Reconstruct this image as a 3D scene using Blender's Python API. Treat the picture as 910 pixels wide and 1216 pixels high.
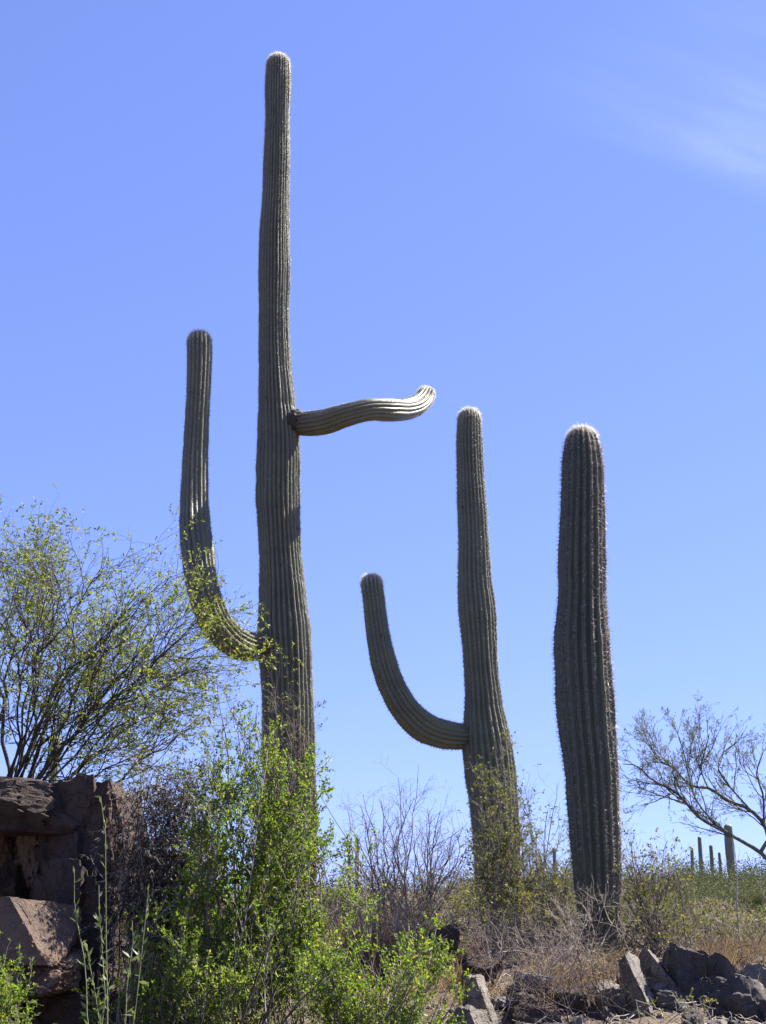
import bpy, math, random
import numpy as np
from mathutils import Vector, noise as mnoise

for o in list(bpy.data.objects):
    bpy.data.objects.remove(o)
scn = bpy.context.scene
col = scn.collection
R = math.radians

# ------------------------------------------------------------------ camera
EYE = 1.65
PITCH = R(18.2)
FPX, CX, CY = 1584.0, 455.0, 608.0          # focal length and centre in photo pixels (910 x 1216)
cam_d = bpy.data.cameras.new("camera")
cam_d.sensor_fit = 'VERTICAL'
cam_d.angle = 2 * math.atan(608.0 / FPX)
cam_d.clip_start = 0.05
cam_d.clip_end = 9000
cam = bpy.data.objects.new("camera", cam_d)
cam.location = (0, 0, EYE)
cam.rotation_euler = (math.pi / 2 + PITCH, 0, 0)
col.objects.link(cam)
scn.camera = cam

# ------------------------------------------------------------------ sun, sky, exposure
SUN_AZ, SUN_EL = R(64), R(48)               # azimuth clockwise from the view direction
SUN = Vector((math.sin(SUN_AZ) * math.cos(SUN_EL), math.cos(SUN_AZ) * math.cos(SUN_EL), math.sin(SUN_EL)))
sl = bpy.data.lights.new("sun", 'SUN')
sl.energy = 5.0
sl.angle = R(0.53)
sl.color = (1.0, 0.955, 0.88)
so = bpy.data.objects.new("sun", sl)
so.rotation_euler = SUN.to_track_quat('Z', 'Y').to_euler()
so.location = SUN * 60
col.objects.link(so)

world = bpy.data.worlds.new("World")
scn.world = world
world.use_nodes = True
nt = world.node_tree
nt.nodes.clear()
wout = nt.nodes.new("ShaderNodeOutputWorld")
wbg = nt.nodes.new("ShaderNodeBackground")
wbg.inputs['Strength'].default_value = 0.0537
sky = nt.nodes.new("ShaderNodeTexSky")
sky.sky_type = 'NISHITA'
sky.sun_disc = False
sky.sun_elevation = SUN_EL
sky.sun_rotation = SUN_AZ
sky.altitude = 1600
sky.air_density = 1.0
sky.dust_density = 0.25
sky.ozone_density = 2.5
tint = nt.nodes.new("ShaderNodeMix")
tint.data_type = 'RGBA'
tint.blend_type = 'MULTIPLY'
tint.inputs[0].default_value = 1.0
tint.inputs[7].default_value = (1.32, 1.50, 2.65, 1)
gam = nt.nodes.new("ShaderNodeGamma")            # camera-like compression of the sky's range
gam.inputs[1].default_value = 0.6
nt.links.new(sky.outputs[0], gam.inputs[0])
nt.links.new(gam.outputs[0], tint.inputs[6])
# thin cirrus wisp: drawn on a flat layer overhead (direction.xy / direction.z)
tc = nt.nodes.new("ShaderNodeTexCoord")
sep = nt.nodes.new("ShaderNodeSeparateXYZ")
nt.links.new(tc.outputs['Generated'], sep.inputs[0])


def wmath(op, a, b=None, c=None):
    n = nt.nodes.new("ShaderNodeMath")
    n.operation = op
    for i, v in enumerate((a, b, c)):
        if v is None:
            continue
        if isinstance(v, (int, float)):
            n.inputs[i].default_value = v
        else:
            nt.links.new(v, n.inputs[i])
    return n.outputs[0]


zc = wmath('MAXIMUM', sep.outputs['Z'], 0.05)
cu = wmath('DIVIDE', sep.outputs['X'], zc)
cv = wmath('DIVIDE', sep.outputs['Y'], zc)


def layer(px, py):
    b, a = (CY - py) / FPX, (px - CX) / FPX
    y = math.cos(PITCH) - b * math.sin(PITCH)
    z = math.sin(PITCH) + b * math.cos(PITCH)
    return a / z, y / z


(u0, v0), (u1, v1) = layer(590, 88), layer(930, 212)
ang = math.atan2(v1 - v0, u1 - u0)
ln = math.hypot(u1 - u0, v1 - v0)
du = wmath('SUBTRACT', cu, u0)
dv = wmath('SUBTRACT', cv, v0)
ca, sa = math.cos(ang), math.sin(ang)
al = wmath('DIVIDE', wmath('ADD', wmath('MULTIPLY', du, ca), wmath('MULTIPLY', dv, sa)), ln)
ac = wmath('DIVIDE', wmath('SUBTRACT', wmath('MULTIPLY', dv, ca), wmath('MULTIPLY', du, sa)), ln)
cmb = nt.nodes.new("ShaderNodeCombineXYZ")
nt.links.new(wmath('MULTIPLY', al, 1.6), cmb.inputs[0])
nt.links.new(wmath('MULTIPLY', ac, 7.0), cmb.inputs[1])
nz = nt.nodes.new("ShaderNodeTexNoise")
nz.inputs['Scale'].default_value = 1.3
nz.inputs['Detail'].default_value = 6
nz.inputs['Roughness'].default_value = 0.5
nz.inputs['Distortion'].default_value = 0.4
nt.links.new(cmb.outputs[0], nz.inputs['Vector'])


def ramp_w(v, a, b):
    n = nt.nodes.new("ShaderNodeMapRange")
    n.interpolation_type = 'SMOOTHSTEP'
    n.inputs[1].default_value, n.inputs[2].default_value = a, b
    nt.links.new(v, n.inputs[0])
    return n.outputs[0]


aln = ramp_w(al, -0.1, 1.0)
alf = wmath('SUBTRACT', 1.0, ramp_w(al, 1.6, 2.8))
lo = wmath('SUBTRACT', 1.0, ramp_w(ac, -0.02, 0.16))      # sharper far (lower) edge
hi = ramp_w(ac, -1.05, -0.05)                               # fades softly on the near (upper) side
core = wmath('MULTIPLY', wmath('MULTIPLY', aln, alf), wmath('MULTIPLY', lo, hi))
cl = wmath('MULTIPLY', core, wmath('ADD', 0.35, wmath('MULTIPLY', ramp_w(nz.outputs[0], 0.25, 0.75), 0.65)))
mixc = nt.nodes.new("ShaderNodeMix")
mixc.data_type = 'RGBA'
mixc.inputs[7].default_value = (3.4, 4.3, 6.0, 1)
nt.links.new(wmath('MULTIPLY', cl, 0.42), mixc.inputs[0])
nt.links.new(tint.outputs[2], mixc.inputs[6])
nt.links.new(mixc.outputs[2], wbg.inputs['Color'])
nt.links.new(wbg.outputs[0], wout.inputs[0])

scn.render.engine = 'CYCLES'
scn.view_settings.view_transform = 'Standard'
scn.view_settings.look = 'None'
scn.view_settings.gamma = 1
scn.view_settings.use_curve_mapping = False
scn.view_settings.exposure = 1.75
scn.render.resolution_x, scn.render.resolution_y = 766, 1024
scn.cycles.max_bounces = 8
scn.cycles.transparent_max_bounces = 8

# ------------------------------------------------------------------ placing helpers
SP, CP = math.sin(PITCH), math.cos(PITCH)


def at(px, py, Y):
    """world point at ground distance Y seen at photo pixel (px, py)"""
    a, b = (px - CX) / FPX, (CY - py) / FPX
    t = Y / (CP - b * SP)
    return np.array((a * t, Y, EYE + t * (SP + b * CP)))


def mpp(py, Y):
    """metres per photo pixel at that distance"""
    b = (CY - py) / FPX
    return Y / (CP - b * SP) / FPX


# ------------------------------------------------------------------ terrain height
_gy = np.array([-4000, -60, -10, 0, 5, 8, 9.5, 11.5, 14, 17, 22, 32, 45, 90, 140, 170, 260, 700, 4000.])
_gz = np.array([-4, -4, -2.2, -1.65, -1.35, -0.95, -0.55, -0.06, 0.00, -0.45, -1.4, -2.3, -2.0, 2.6, 5.9, 6.6, 4.5, -4, -6.])


def smoothtab(y):
    y = np.asarray(y, float)
    i = np.clip(np.searchsorted(_gy, y) - 1, 0, len(_gy) - 2)
    m = np.gradient(_gz, _gy)
    h = _gy[i + 1] - _gy[i]
    t = np.clip((y - _gy[i]) / h, 0, 1)
    t2, t3 = t * t, t * t * t
    return ((2 * t3 - 3 * t2 + 1) * _gz[i] + (t3 - 2 * t2 + t) * h * m[i] * .6
            + (-2 * t3 + 3 * t2) * _gz[i + 1] + (t3 - t2) * h * m[i + 1] * .6)


def ground(x, y):
    z = float(smoothtab(y))
    far = min(max((y - 40) / 60, 0), 1)
    z += far * (0.022 * min(max(x, -60), 60))
    z += far * 0.9 * mnoise.noise((x * .035, y * .03, 3.1))
    near = 1 - min(max((y - 18) / 20, 0), 1)
    z += 0.07 * mnoise.noise((x * .55, y * .55, 0.3)) + near * 0.03 * mnoise.noise((x * 2.3, y * 2.3, 7.7))
    lft = min(max((-x - 1.0) / 2.5, 0), 1) * math.exp(-((y - 11.5) / 3.5) ** 2)
    z += 0.45 * lft
    return z + EYE


def ground_hit(px, py, ymin=22.):
    y = ymin
    while y < 240:
        p = at(px, py, y)
        if ground(p[0], y) >= p[2]:
            return p
        y += 0.4
    return at(px, py, 150)


# ------------------------------------------------------------------ tagging
def tag(o, label=None, cat=None, group=None, kind=None):
    if label:
        o['label'] = label
    if cat:
        o['category'] = cat
    if group:
        o['group'] = group
    if kind:
        o['kind'] = kind
    return o


def empty(name, loc):
    o = bpy.data.objects.new(name, None)
    o.location = tuple(loc)
    o.empty_display_size = 0.2
    col.objects.link(o)
    return o


def link(name, mesh, mat, parent=None, origin=None):
    o = bpy.data.objects.new(name, mesh)
    if mat is not None and not mesh.materials:
        mesh.materials.append(mat)
    col.objects.link(o)
    if parent is not None:
        o.parent = parent
    elif origin is not None:
        o.location = tuple(origin)
    return o


def mesh_np(name, V, quads=None, tris=None, attrs=None, smooth=False):
    V = np.asarray(V, np.float32).reshape(-1, 3)
    m = bpy.data.meshes.new(name)
    nq = 0 if quads is None else len(quads)
    ntr = 0 if tris is None else len(tris)
    m.vertices.add(len(V))
    m.vertices.foreach_set('co', V.ravel())
    idx = []
    if nq:
        idx.append(np.asarray(quads, np.int32).ravel())
    if ntr:
        idx.append(np.asarray(tris, np.int32).ravel())
    idx = np.concatenate(idx)
    m.loops.add(len(idx))
    m.loops.foreach_set('vertex_index', idx)
    m.polygons.add(nq + ntr)
    st = np.concatenate([np.arange(nq) * 4, nq * 4 + np.arange(ntr) * 3]).astype(np.int32)
    m.polygons.foreach_set('loop_start', st)
    if smooth:
        m.polygons.foreach_set('use_smooth', np.ones(nq + ntr, bool))
    if attrs:
        for k, v in attrs.items():
            a = m.attributes.new(k, 'FLOAT', 'POINT')
            a.data.foreach_set('value', np.asarray(v, np.float32))
    m.update(calc_edges=True)
    m.validate()
    return m


# ------------------------------------------------------------------ materials
class NT:
    def __init__(self, name):
        self.m = bpy.data.materials.new(name)
        self.m.use_nodes = True
        self.t = self.m.node_tree
        self.t.nodes.clear()
        self.out = self.n('OutputMaterial')

    def n(self, kind, **kw):
        nd = self.t.nodes.new('ShaderNode' + kind)
        for k, v in kw.items():
            setattr(nd, k, v)
        return nd

    def l(self, a, b):
        self.t.links.new(a, b)

    def coord(self, scale=(1, 1, 1)):
        g = self.n('NewGeometry')
        mp = self.n('Mapping')
        mp.inputs['Scale'].default_value = scale
        self.l(g.outputs['Position'], mp.inputs[0])
        return mp.outputs[0]

    def noise(self, vec, scale, detail=4, rough=.55, dist=0):
        nd = self.n('TexNoise')
        self.l(vec, nd.inputs['Vector'])
        nd.inputs['Scale'].default_value = scale
        nd.inputs['Detail'].default_value = detail
        nd.inputs['Roughness'].default_value = rough
        nd.inputs['Distortion'].default_value = dist
        return nd.outputs[0]

    def ramp(self, fac, stops):
        nd = self.n('ValToRGB')
        self.l(fac, nd.inputs[0])
        e = nd.color_ramp.elements
        while len(e) < len(stops):
            e.new(0.5)
        for i, (p, c) in enumerate(stops):
            e[i].position = p
            e[i].color = (c[0], c[1], c[2], 1) if not isinstance(c, (int, float)) else (c, c, c, 1)
        return nd.outputs[0]

    def mix(self, fac, a, b, mode='MIX'):
        nd = self.n('Mix', data_type='RGBA', blend_type=mode)
        for i, v in ((0, fac), (6, a), (7, b)):
            if hasattr(v, 'is_linked'):
                self.l(v, nd.inputs[i])
            elif i == 0:
                nd.inputs[0].default_value = v
            else:
                nd.inputs[i].default_value = (*v, 1)
        return nd.outputs[2]

    def attr(self, name):
        a = self.n('Attribute')
        a.attribute_name = name
        return a.outputs['Fac']

    def bump(self, h, strength, dist):
        b = self.n('Bump')
        b.inputs['Strength'].default_value = strength
        b.inputs['Distance'].default_value = dist
        self.l(h, b.inputs['Height'])
        return b.outputs[0]

    def bsdf(self, colr, rough=.8, normal=None, spec=.3):
        p = self.n('BsdfPrincipled')
        if hasattr(colr, 'is_linked'):
            self.l(colr, p.inputs['Base Color'])
        else:
            p.inputs['Base Color'].default_value = (*colr, 1)
        p.inputs['Roughness'].default_value = rough
        p.inputs['Specular IOR Level'].default_value = spec
        if normal is not None:
            self.l(normal, p.inputs['Normal'])
        return p.outputs[0]

    def done(self, sh):
        self.l(sh, self.out.inputs[0])
        return self.m


def leaf_mat(name, stops, transl=.45, rough=.45, spec=.5):
    t = NT(name)
    c = t.ramp(t.attr('rnd'), stops)
    b = t.bsdf(c, rough, None, spec)
    tr = t.n('BsdfTranslucent')
    t.l(t.mix(1.0, c, (1.15, 1.1, .55), 'MULTIPLY'), tr.inputs[0])
    mx = t.n('MixShader')
    mx.inputs[0].default_value = transl
    t.l(b, mx.inputs[1])
    t.l(tr.outputs[0], mx.inputs[2])
    return t.done(mx.outputs[0])


def bark_mat(name, c1, c2, scale=30):
    t = NT(name)
    v = t.coord((1, 1, .35))
    n1 = t.noise(v, scale, 3)
    c = t.ramp(n1, [(.3, c1), (.7, c2)])
    return t.done(t.bsdf(c, .85, t.bump(n1, .5, .01), .2))


def rock_mat(name, base, dark, light, warm, lichen=.5):
    t = NT(name)
    v = t.coord()
    n1 = t.noise(v, 2.2, 8, .62, .3)
    n2 = t.noise(v, 14, 6, .65)
    n3 = t.noise(v, 70, 4, .6)
    c = t.ramp(n1, [(.28, dark), (.46, base), (.62, warm), (.78, light)])
    c = t.mix(t.ramp(n2, [(.35, .0), (.7, .55)]), c, dark)
    c = t.mix(t.ramp(n3, [(.55, .0), (.75, .5)]), c, light)
    nl = t.noise(v, 6, 5, .7)
    c = t.mix(t.ramp(nl, [(.62, 0.), (.68, lichen)]), c, (.09, .085, .07))
    vs = t.coord((6, 6, .7))
    nstreak = t.noise(vs, 1.6, 4, .6)
    c = t.mix(t.ramp(nstreak, [(.5, 0.), (.75, .45)]), c, warm)
    vor = t.n('TexVoronoi', feature='DISTANCE_TO_EDGE')
    vor.inputs['Scale'].default_value = 3.4
    wv = t.n('VectorMath', operation='ADD')
    t.l(v, wv.inputs[0])
    nd = t.n('TexNoise')
    nd.inputs['Scale'].default_value = 3
    t.l(v, nd.inputs['Vector'])
    t.l(nd.outputs[1], wv.inputs[1])
    t.l(wv.outputs[0], vor.inputs['Vector'])
    crack = t.ramp(vor.outputs[0], [(.0, 0.), (.03, 1.)])
    crack = t.mix(t.ramp(n1, [(.45, 1.), (.6, 0.)]), crack, (1, 1, 1))
    h = t.mix(.22, t.mix(.45, n2, n3), crack)
    return t.done(t.bsdf(c, .9, t.bump(h, 1.0, .045), .15))


def cactus_mat(name, g1, g2, cork):
    t = NT(name)
    v = t.coord()
    n1 = t.noise(v, 3.0, 5, .6)
    n2 = t.noise(v, 26, 4, .6)
    c = t.ramp(n1, [(.3, g1), (.7, g2)])
    c = t.mix(t.ramp(n2, [(.45, 0.), (.75, .35)]), c, (.10, .095, .08))
    vs_ = t.coord((9, 9, .8))
    c = t.mix(t.ramp(t.noise(vs_, 1.5, 4, .6), [(.5, 0.), (.75, .35)]), c, cork)
    vr_ = t.coord((1.2, 1.2, 7))
    c = t.mix(t.ramp(t.noise(vr_, 1.3, 3, .6), [(.52, 0.), (.7, .4)]), c, (.075, .07, .05))
    # scattered scars and woodpecker marks
    vor = t.n('TexVoronoi')
    vor.inputs['Scale'].default_value = 5.5
    t.l(v, vor.inputs['Vector'])
    spot = t.ramp(vor.outputs['Distance'], [(.09, 1.), (.14, 0.)])
    sel = t.n('SeparateColor')
    t.l(vor.outputs['Color'], sel.inputs[0])
    pick = t.ramp(sel.outputs[0], [(.62, 0.), (.66, .9)])
    mm = t.n('Math', operation='MULTIPLY')
    t.l(spot, mm.inputs[0])
    t.l(pick, mm.inputs[1])
    c = t.mix(mm.outputs[0], c, (.035, .03, .025))
    ck = t.attr('cork')
    nz_ = t.noise(v, 40, 4, .7)
    c = t.mix(ck, c, t.mix(nz_, cork, (.07, .055, .045)))
    h = t.mix(.5, n2, nz_)
    return t.done(t.bsdf(c, .5, t.bump(h, .4, .012), .45))


def spine_mat(name, stops, transl=.25):
    t = NT(name)
    c = t.ramp(t.attr('rnd'), stops)
    b = t.bsdf(c, .4, None, .5)
    tr = t.n('BsdfTranslucent')
    t.l(c, tr.inputs[0])
    mx = t.n('MixShader')
    mx.inputs[0].default_value = transl
    t.l(b, mx.inputs[1])
    t.l(tr.outputs[0], mx.inputs[2])
    return t.done(mx.outputs[0])


M = {}
M['cactus_old'] = cactus_mat('saguaro skin old', (.108, .118, .068), (.155, .163, .098), (.16, .125, .085))
M['cactus_mid'] = cactus_mat('saguaro skin mid', (.104, .117, .064), (.150, .162, .092), (.15, .12, .08))
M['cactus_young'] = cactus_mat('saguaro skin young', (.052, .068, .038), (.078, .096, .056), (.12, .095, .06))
M['cactus_far'] = cactus_mat('saguaro skin far', (.12, .14, .08), (.17, .18, .11), (.18, .15, .11))
M['spine_old'] = spine_mat('old spines', [(0, (.055, .045, .035)), (.5, (.34, .30, .24)), (.8, (.58, .53, .44)), (1, (.85, .82, .74))], .35)
M['spine_young'] = spine_mat('young spines', [(0, (.05, .035, .028)), (.5, (.25, .18, .145)), (.8, (.70, .60, .52)), (1, (.85, .80, .70))], .35)
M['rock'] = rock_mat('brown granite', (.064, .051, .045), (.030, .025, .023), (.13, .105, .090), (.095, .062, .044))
M['rock_warm'] = rock_mat('orange granite', (.15, .108, .085), (.06, .044, .036), (.36, .29, .24), (.17, .105, .066), .25)
M['rock_grey'] = rock_mat('grey granite', (.185, .168, .15), (.06, .053, .047), (.50, .47, .43), (.19, .16, .125), .35)
M['rock_dark'] = rock_mat('dark grey rubble', (.085, .076, .07), (.036, .032, .03), (.22, .20, .18), (.105, .085, .07), .4)
M['creosote'] = leaf_mat('creosote leaf', [(0, (.055, .080, .014)), (.35, (.105, .175, .022)), (.75, (.175, .26, .032)), (.93, (.27, .31, .05)), (1, (.36, .28, .12))], .6, .5, .35)
M['palo'] = leaf_mat('tree leaf', [(0, (.07, .10, .024)), (.5, (.15, .195, .042)), (.85, (.23, .26, .06)), (1, (.32, .32, .09))], .58, .5, .4)
M['hackberry'] = leaf_mat('small yellowish leaf', [(0, (.05, .07, .02)), (.4, (.11, .135, .035)), (.75, (.19, .20, .055)), (1, (.34, .30, .12))], .45, .6, .15)
M['sage'] = leaf_mat('grey green weed leaf', [(0, (.07, .10, .045)), (.6, (.13, .175, .075)), (1, (.22, .26, .12))], .4, .5, .4)
M['brushleaf'] = leaf_mat('dull brush leaf', [(0, (.05, .05, .025)), (.5, (.11, .105, .05)), (.85, (.18, .16, .08)), (1, (.30, .25, .15))], .35, .6, .2)
M['deadvine'] = leaf_mat('dead vine leaf', [(0, (.03, .024, .02)), (.55, (.075, .06, .05)), (.85, (.15, .125, .105)), (1, (.40, .36, .31))], .15, .6, .3)
M['deadleaf'] = leaf_mat('dead leaf', [(0, (.07, .055, .045)), (.5, (.17, .135, .105)), (1, (.36, .31, .25))], .25, .7, .2)
M['hazeleaf'] = leaf_mat('grey green fine leaflets', [(0, (.06, .07, .035)), (.5, (.12, .135, .07)), (1, (.20, .21, .11))], .4, .6, .2)
M['farleaf'] = leaf_mat('hillside scrub', [(0, (.040, .052, .026)), (.5, (.078, .094, .046)), (.85, (.120, .132, .068)), (1, (.18, .17, .10))], .25, .75, .08)
M['straw'] = leaf_mat('dry grass blade', [(0, (.13, .085, .055)), (.4, (.26, .18, .115)), (.75, (.40, .30, .19)), (1, (.58, .48, .34))], .3, .6, .3)
M['redgrass'] = leaf_mat('russet dry grass blade', [(0, (.10, .065, .05)), (.5, (.22, .15, .11)), (1, (.40, .30, .22))], .3, .6, .3)
M['bark_dark'] = bark_mat('dark bark', (.035, .028, .022), (.085, .068, .054))
M['bark_grey'] = bark_mat('grey twig bark', (.12, .10, .088), (.235, .205, .18))
M['bark_purple'] = bark_mat('purplish bare twig bark', (.095, .072, .066), (.20, .16, .145))
M['bark_tan'] = bark_mat('pale dead twig bark', (.20, .16, .125), (.42, .36, .29))
M['bark_green'] = bark_mat('green barked palo verde', (.07, .068, .048), (.15, .14, .10))
M['cork_dark'] = bark_mat('dark callus cork', (.03, .024, .02), (.095, .075, .062), 40)
M['stalk'] = bark_mat('pale green stalk', (.12, .14, .07), (.22, .23, .13))

# ground material
t = NT('desert dirt')
v = t.coord()
n1 = t.noise(v, .8, 6, .6)
n2 = t.noise(v, 9, 6, .65)
n3 = t.noise(v, 45, 4, .6)
c = t.ramp(n1, [(.3, (.075, .057, .042)), (.55, (.125, .093, .068)), (.75, (.18, .14, .10))])
c = t.mix(t.ramp(n2, [(.4, 0.), (.7, .6)]), c, (.085, .065, .05))
c = t.mix(t.ramp(n3, [(.55, 0.), (.75, .6)]), c, (.25, .205, .16))
M['dirt'] = t.done(t.bsdf(c, .95, t.bump(t.mix(.5, n2, n3), .8, .04), .1))

# ------------------------------------------------------------------ ground sheet


def axis(a0, a1, step, lim, grow=1.16):
    mid = list(np.arange(a0, a1 + step / 2, step))
    s, p = step, a1
    hi = []
    while p < lim:
        s *= grow
        p += s
        hi.append(p)
    s, p = step, a0
    lo = []
    while p > -lim:
        s *= grow
        p -= s
        lo.append(p)
    return np.array(lo[::-1] + mid + hi)


xs, ys = axis(-4.5, 5.5, .09, 3500), axis(6, 15, .09, 3500, 1.13)
GV = np.array([(x, y, ground(x, y)) for y in ys for x in xs])
nx, ny = len(xs), len(ys)
ii = np.arange(nx * ny).reshape(ny, nx)
GQ = np.stack([ii[:-1, :-1], ii[:-1, 1:], ii[1:, 1:], ii[1:, :-1]], -1).reshape(-1, 4)
g = link('ground', mesh_np('ground', GV, GQ, smooth=True), M['dirt'])
tag(g, 'brown rocky desert soil rising to a low crest', 'ground', kind='structure')


# ------------------------------------------------------------------ saguaros
def vnoise(rng, x, freq):
    """1-D value noise sampled at array x"""
    n = int(np.max(x) * freq) + 4
    tab = rng.uniform(-1, 1, n)
    return np.interp(x * freq, np.arange(n), tab)


def resample(pts, rad, step):
    pts, rad = np.asarray(pts, float), np.asarray(rad, float)
    d = np.concatenate([[0], np.cumsum(np.linalg.norm(np.diff(pts, axis=0), axis=1))])
    m = np.gradient(pts, d, axis=0)
    mr = np.gradient(rad, d)
    n = max(8, int(d[-1] / step))
    s = np.linspace(0, d[-1], n)
    i = np.clip(np.searchsorted(d, s) - 1, 0, len(d) - 2)
    h = d[i + 1] - d[i]
    tt = (s - d[i]) / h
    t2, t3 = tt * tt, tt ** 3
    h00, h10, h01, h11 = 2 * t3 - 3 * t2 + 1, t3 - 2 * t2 + tt, -2 * t3 + 3 * t2, t3 - t2
    P = h00[:, None] * pts[i] + (h10 * h)[:, None] * m[i] + h01[:, None] * pts[i + 1] + (h11 * h)[:, None] * m[i + 1]
    r = h00 * rad[i] + h10 * h * mr[i] + h01 * rad[i + 1] + h11 * h * mr[i + 1]
    return P, r, s


def frames(P, ref):
    T = np.gradient(P, axis=0)
    T /= np.linalg.norm(T, axis=1)[:, None]
    N = np.zeros_like(P)
    n0 = np.array(ref, float)
    for k in range(len(P)):
        n0 = n0 - T[k] * np.dot(n0, T[k])
        n0 /= np.linalg.norm(n0)
        N[k] = n0
    return T, N, np.cross(T, N)


def limb(seed, pts, rad, ribs, amp, step, sub, spacing, slen, nsp, cork_base, cork_rand=.15, dome=1.2,
         ref=(1, .13, .07), dense_top=.35, ring=.02, pad=.0065, tuft=.9):
    """ribbed cactus limb following pts (base -> tip) with areoles and spines"""
    rng = np.random.default_rng(seed)
    P, r, s = resample(pts, rad, step)
    L = s[-1]
    T, N, B = frames(P, ref)
    r = r * (1 + .018 * vnoise(rng, s, 2.2) + ring * .5 * vnoise(rng, s, 7))
    # pinch rings from dry seasons
    for _ in range(int(L * 1.6)):
        c0, w = rng.uniform(.3, max(.4, L - .3)), rng.uniform(.015, .035)
        r = r * (1 - ring * rng.uniform(.4, 1.6) * np.exp(-((s - c0) / w) ** 2))
    # rounded tip
    Rt = np.interp(L - .25, s, r) if L > .5 else r[-1]
    hd = Rt * dome
    q = np.clip((s - (L - hd)) / hd, 0, 1)
    domef = np.sqrt(np.clip(1 - q ** 2.3, 0, 1))
    rr = r * domef
    # finer rows at the tip
    nth = ribs * sub
    th = np.arange(nth) / nth * 2 * np.pi
    wob = np.cumsum(rng.normal(0, .010, len(s))) * step * 8
    wob = np.interp(s, s, wob)
    per = np.stack([vnoise(rng, s, 1.3) for _ in range(ribs)], 1)          # rib-wise irregularity
    per2 = np.stack([vnoise(rng, s, 9) for _ in range(ribs)], 1)
    ribi = (np.arange(nth) // sub)
    ph = (np.arange(nth) % sub) / sub
    prof = np.abs(np.sin(np.pi * ph)) ** .75                               # rounded rib, sharp furrow
    hgt = 1 + .32 * per[:, ribi] + .10 * per2[:, ribi]
    rad_full = rr[:, None] * (1 - amp + amp * prof[None, :] * hgt)
    shift = .16 * (2 * np.pi / ribs) * vnoise(rng, s, .9)[:, None] + wob[:, None] * .35
    th2 = th[None, :] + shift
    V = P[:, None, :] + rad_full[..., None] * (np.cos(th2)[..., None] * N[:, None, :] + np.sin(th2)[..., None] * B[:, None, :])
    nr = len(s)
    V = V.reshape(-1, 3)
    ii = np.arange(nr * nth).reshape(nr, nth)
    jj = np.roll(ii, -1, axis=1)
    Q = np.stack([ii[:-1], jj[:-1], jj[1:], ii[1:]], -1).reshape(-1, 4)
    tip = len(V)
    V = np.vstack([V, P[-1:] + T[-1:] * .004])
    TR = np.stack([ii[-1], jj[-1], np.full(nth, tip)], -1)
    cork = np.clip(np.interp(s, *cork_base), 0, 1)[:, None] + cork_rand * np.clip(per[:, ribi] + .2 * per2[:, ribi], 0, 1)
    cork = np.append(np.clip(cork, 0, 1).ravel(), .6)
    mesh = mesh_np('limb', V, Q, TR, {'cork': cork}, smooth=True)
    # spines on every rib crest
    vs, sz, colr, nn, tt_ = [], [], [], [], []
    for k in range(ribs):
        ss = [.05]
        while ss[-1] < L - .004:
            dt = L - ss[-1]
            ss.append(ss[-1] + spacing * rng.uniform(.8, 1.2) * (.33 if dt < dense_top * .4 else (.75 if dt < dense_top else 1)))
        ss = np.array(ss[:-1])
        i = np.clip((ss / L * (nr - 1)).astype(int), 0, nr - 1)
        a = 2 * np.pi * (k + .5) / ribs + shift[i, 0]
        rad_c = rr[i] * (1 - amp + amp * (1 + .32 * per[i, k] + .10 * per2[i, k]))
        nrm = np.cos(a)[:, None] * N[i] + np.sin(a)[:, None] * B[i]
        # lean outward normal towards the tip on the dome
        qd = q[i][:, None]
        vs.append(P[i] + nrm * rad_c[:, None])
        n2 = nrm * np.sqrt(np.clip(1 - qd ** 2, .05, 1)) + T[i] * qd
        nn.append(n2)
        tt_.append(T[i])
        near_top = np.clip(1 - (L - ss) / dense_top, 0, 1)
        sz.append(slen * (1 + tuft * near_top ** 3))
        colr.append(near_top)
    vs, nn, tt_ = np.vstack(vs), np.vstack(nn), np.vstack(tt_)
    sz, colr = np.concatenate(sz), np.concatenate(colr)
    n = len(vs)
    base = np.repeat(vs, nsp, 0)
    nr_ = np.repeat(nn, nsp, 0)
    d = nr_ * rng.uniform(.25, 1.1, (n * nsp, 1)) + rng.normal(0, .62, (n * nsp, 3)) - .12 * np.repeat(tt_, nsp, 0)
    d = d / np.linalg.norm(d, axis=1)[:, None]
    dn = np.sum(d * nr_, 1)
    d = np.where((dn < .05)[:, None], d + nr_ * (.15 - dn)[:, None], d)
    ln = np.repeat(sz, nsp) * rng.uniform(.45, 1.15, n * nsp)
    side = np.cross(d, rng.normal(0, 1, (n * nsp, 3)))
    side /= np.linalg.norm(side, axis=1)[:, None]
    w = .0013 + .0006 * rng.random((n * nsp, 1))
    SV = np.stack([base - side * w, base + side * w, base + d * ln[:, None]], 1).reshape(-1, 3)
    ST = np.arange(n * nsp * 3).reshape(-1, 3)
    sx = np.cross(nn, tt_)
    sx /= np.linalg.norm(sx, axis=1)[:, None] + 1e-9
    pw = pad * rng.uniform(.8, 1.2, (n, 1))
    top_ = vs + nn * pad * .55
    PV_ = np.stack([vs - sx * pw - nn * .004, vs - tt_ * pw * 1.25 - nn * .004, vs + sx * pw - nn * .004, vs + tt_ * pw * 1.25 - nn * .004, top_], 1).reshape(-1, 3)
    pi_ = np.arange(n)[:, None] * 5 + len(SV)
    PT = np.concatenate([np.concatenate([pi_ + a, pi_ + (a + 1) % 4, pi_ + 4], 1) for a in range(4)])
    rnd = np.clip(.12 + rng.beta(2, 2.2, n * nsp) * .8 + np.repeat(colr, nsp) ** 1.5 * .55, 0, 1)
    prnd = np.clip(rng.uniform(0, .3, n) + colr ** 1.5 * .8, 0, 1)
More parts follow.
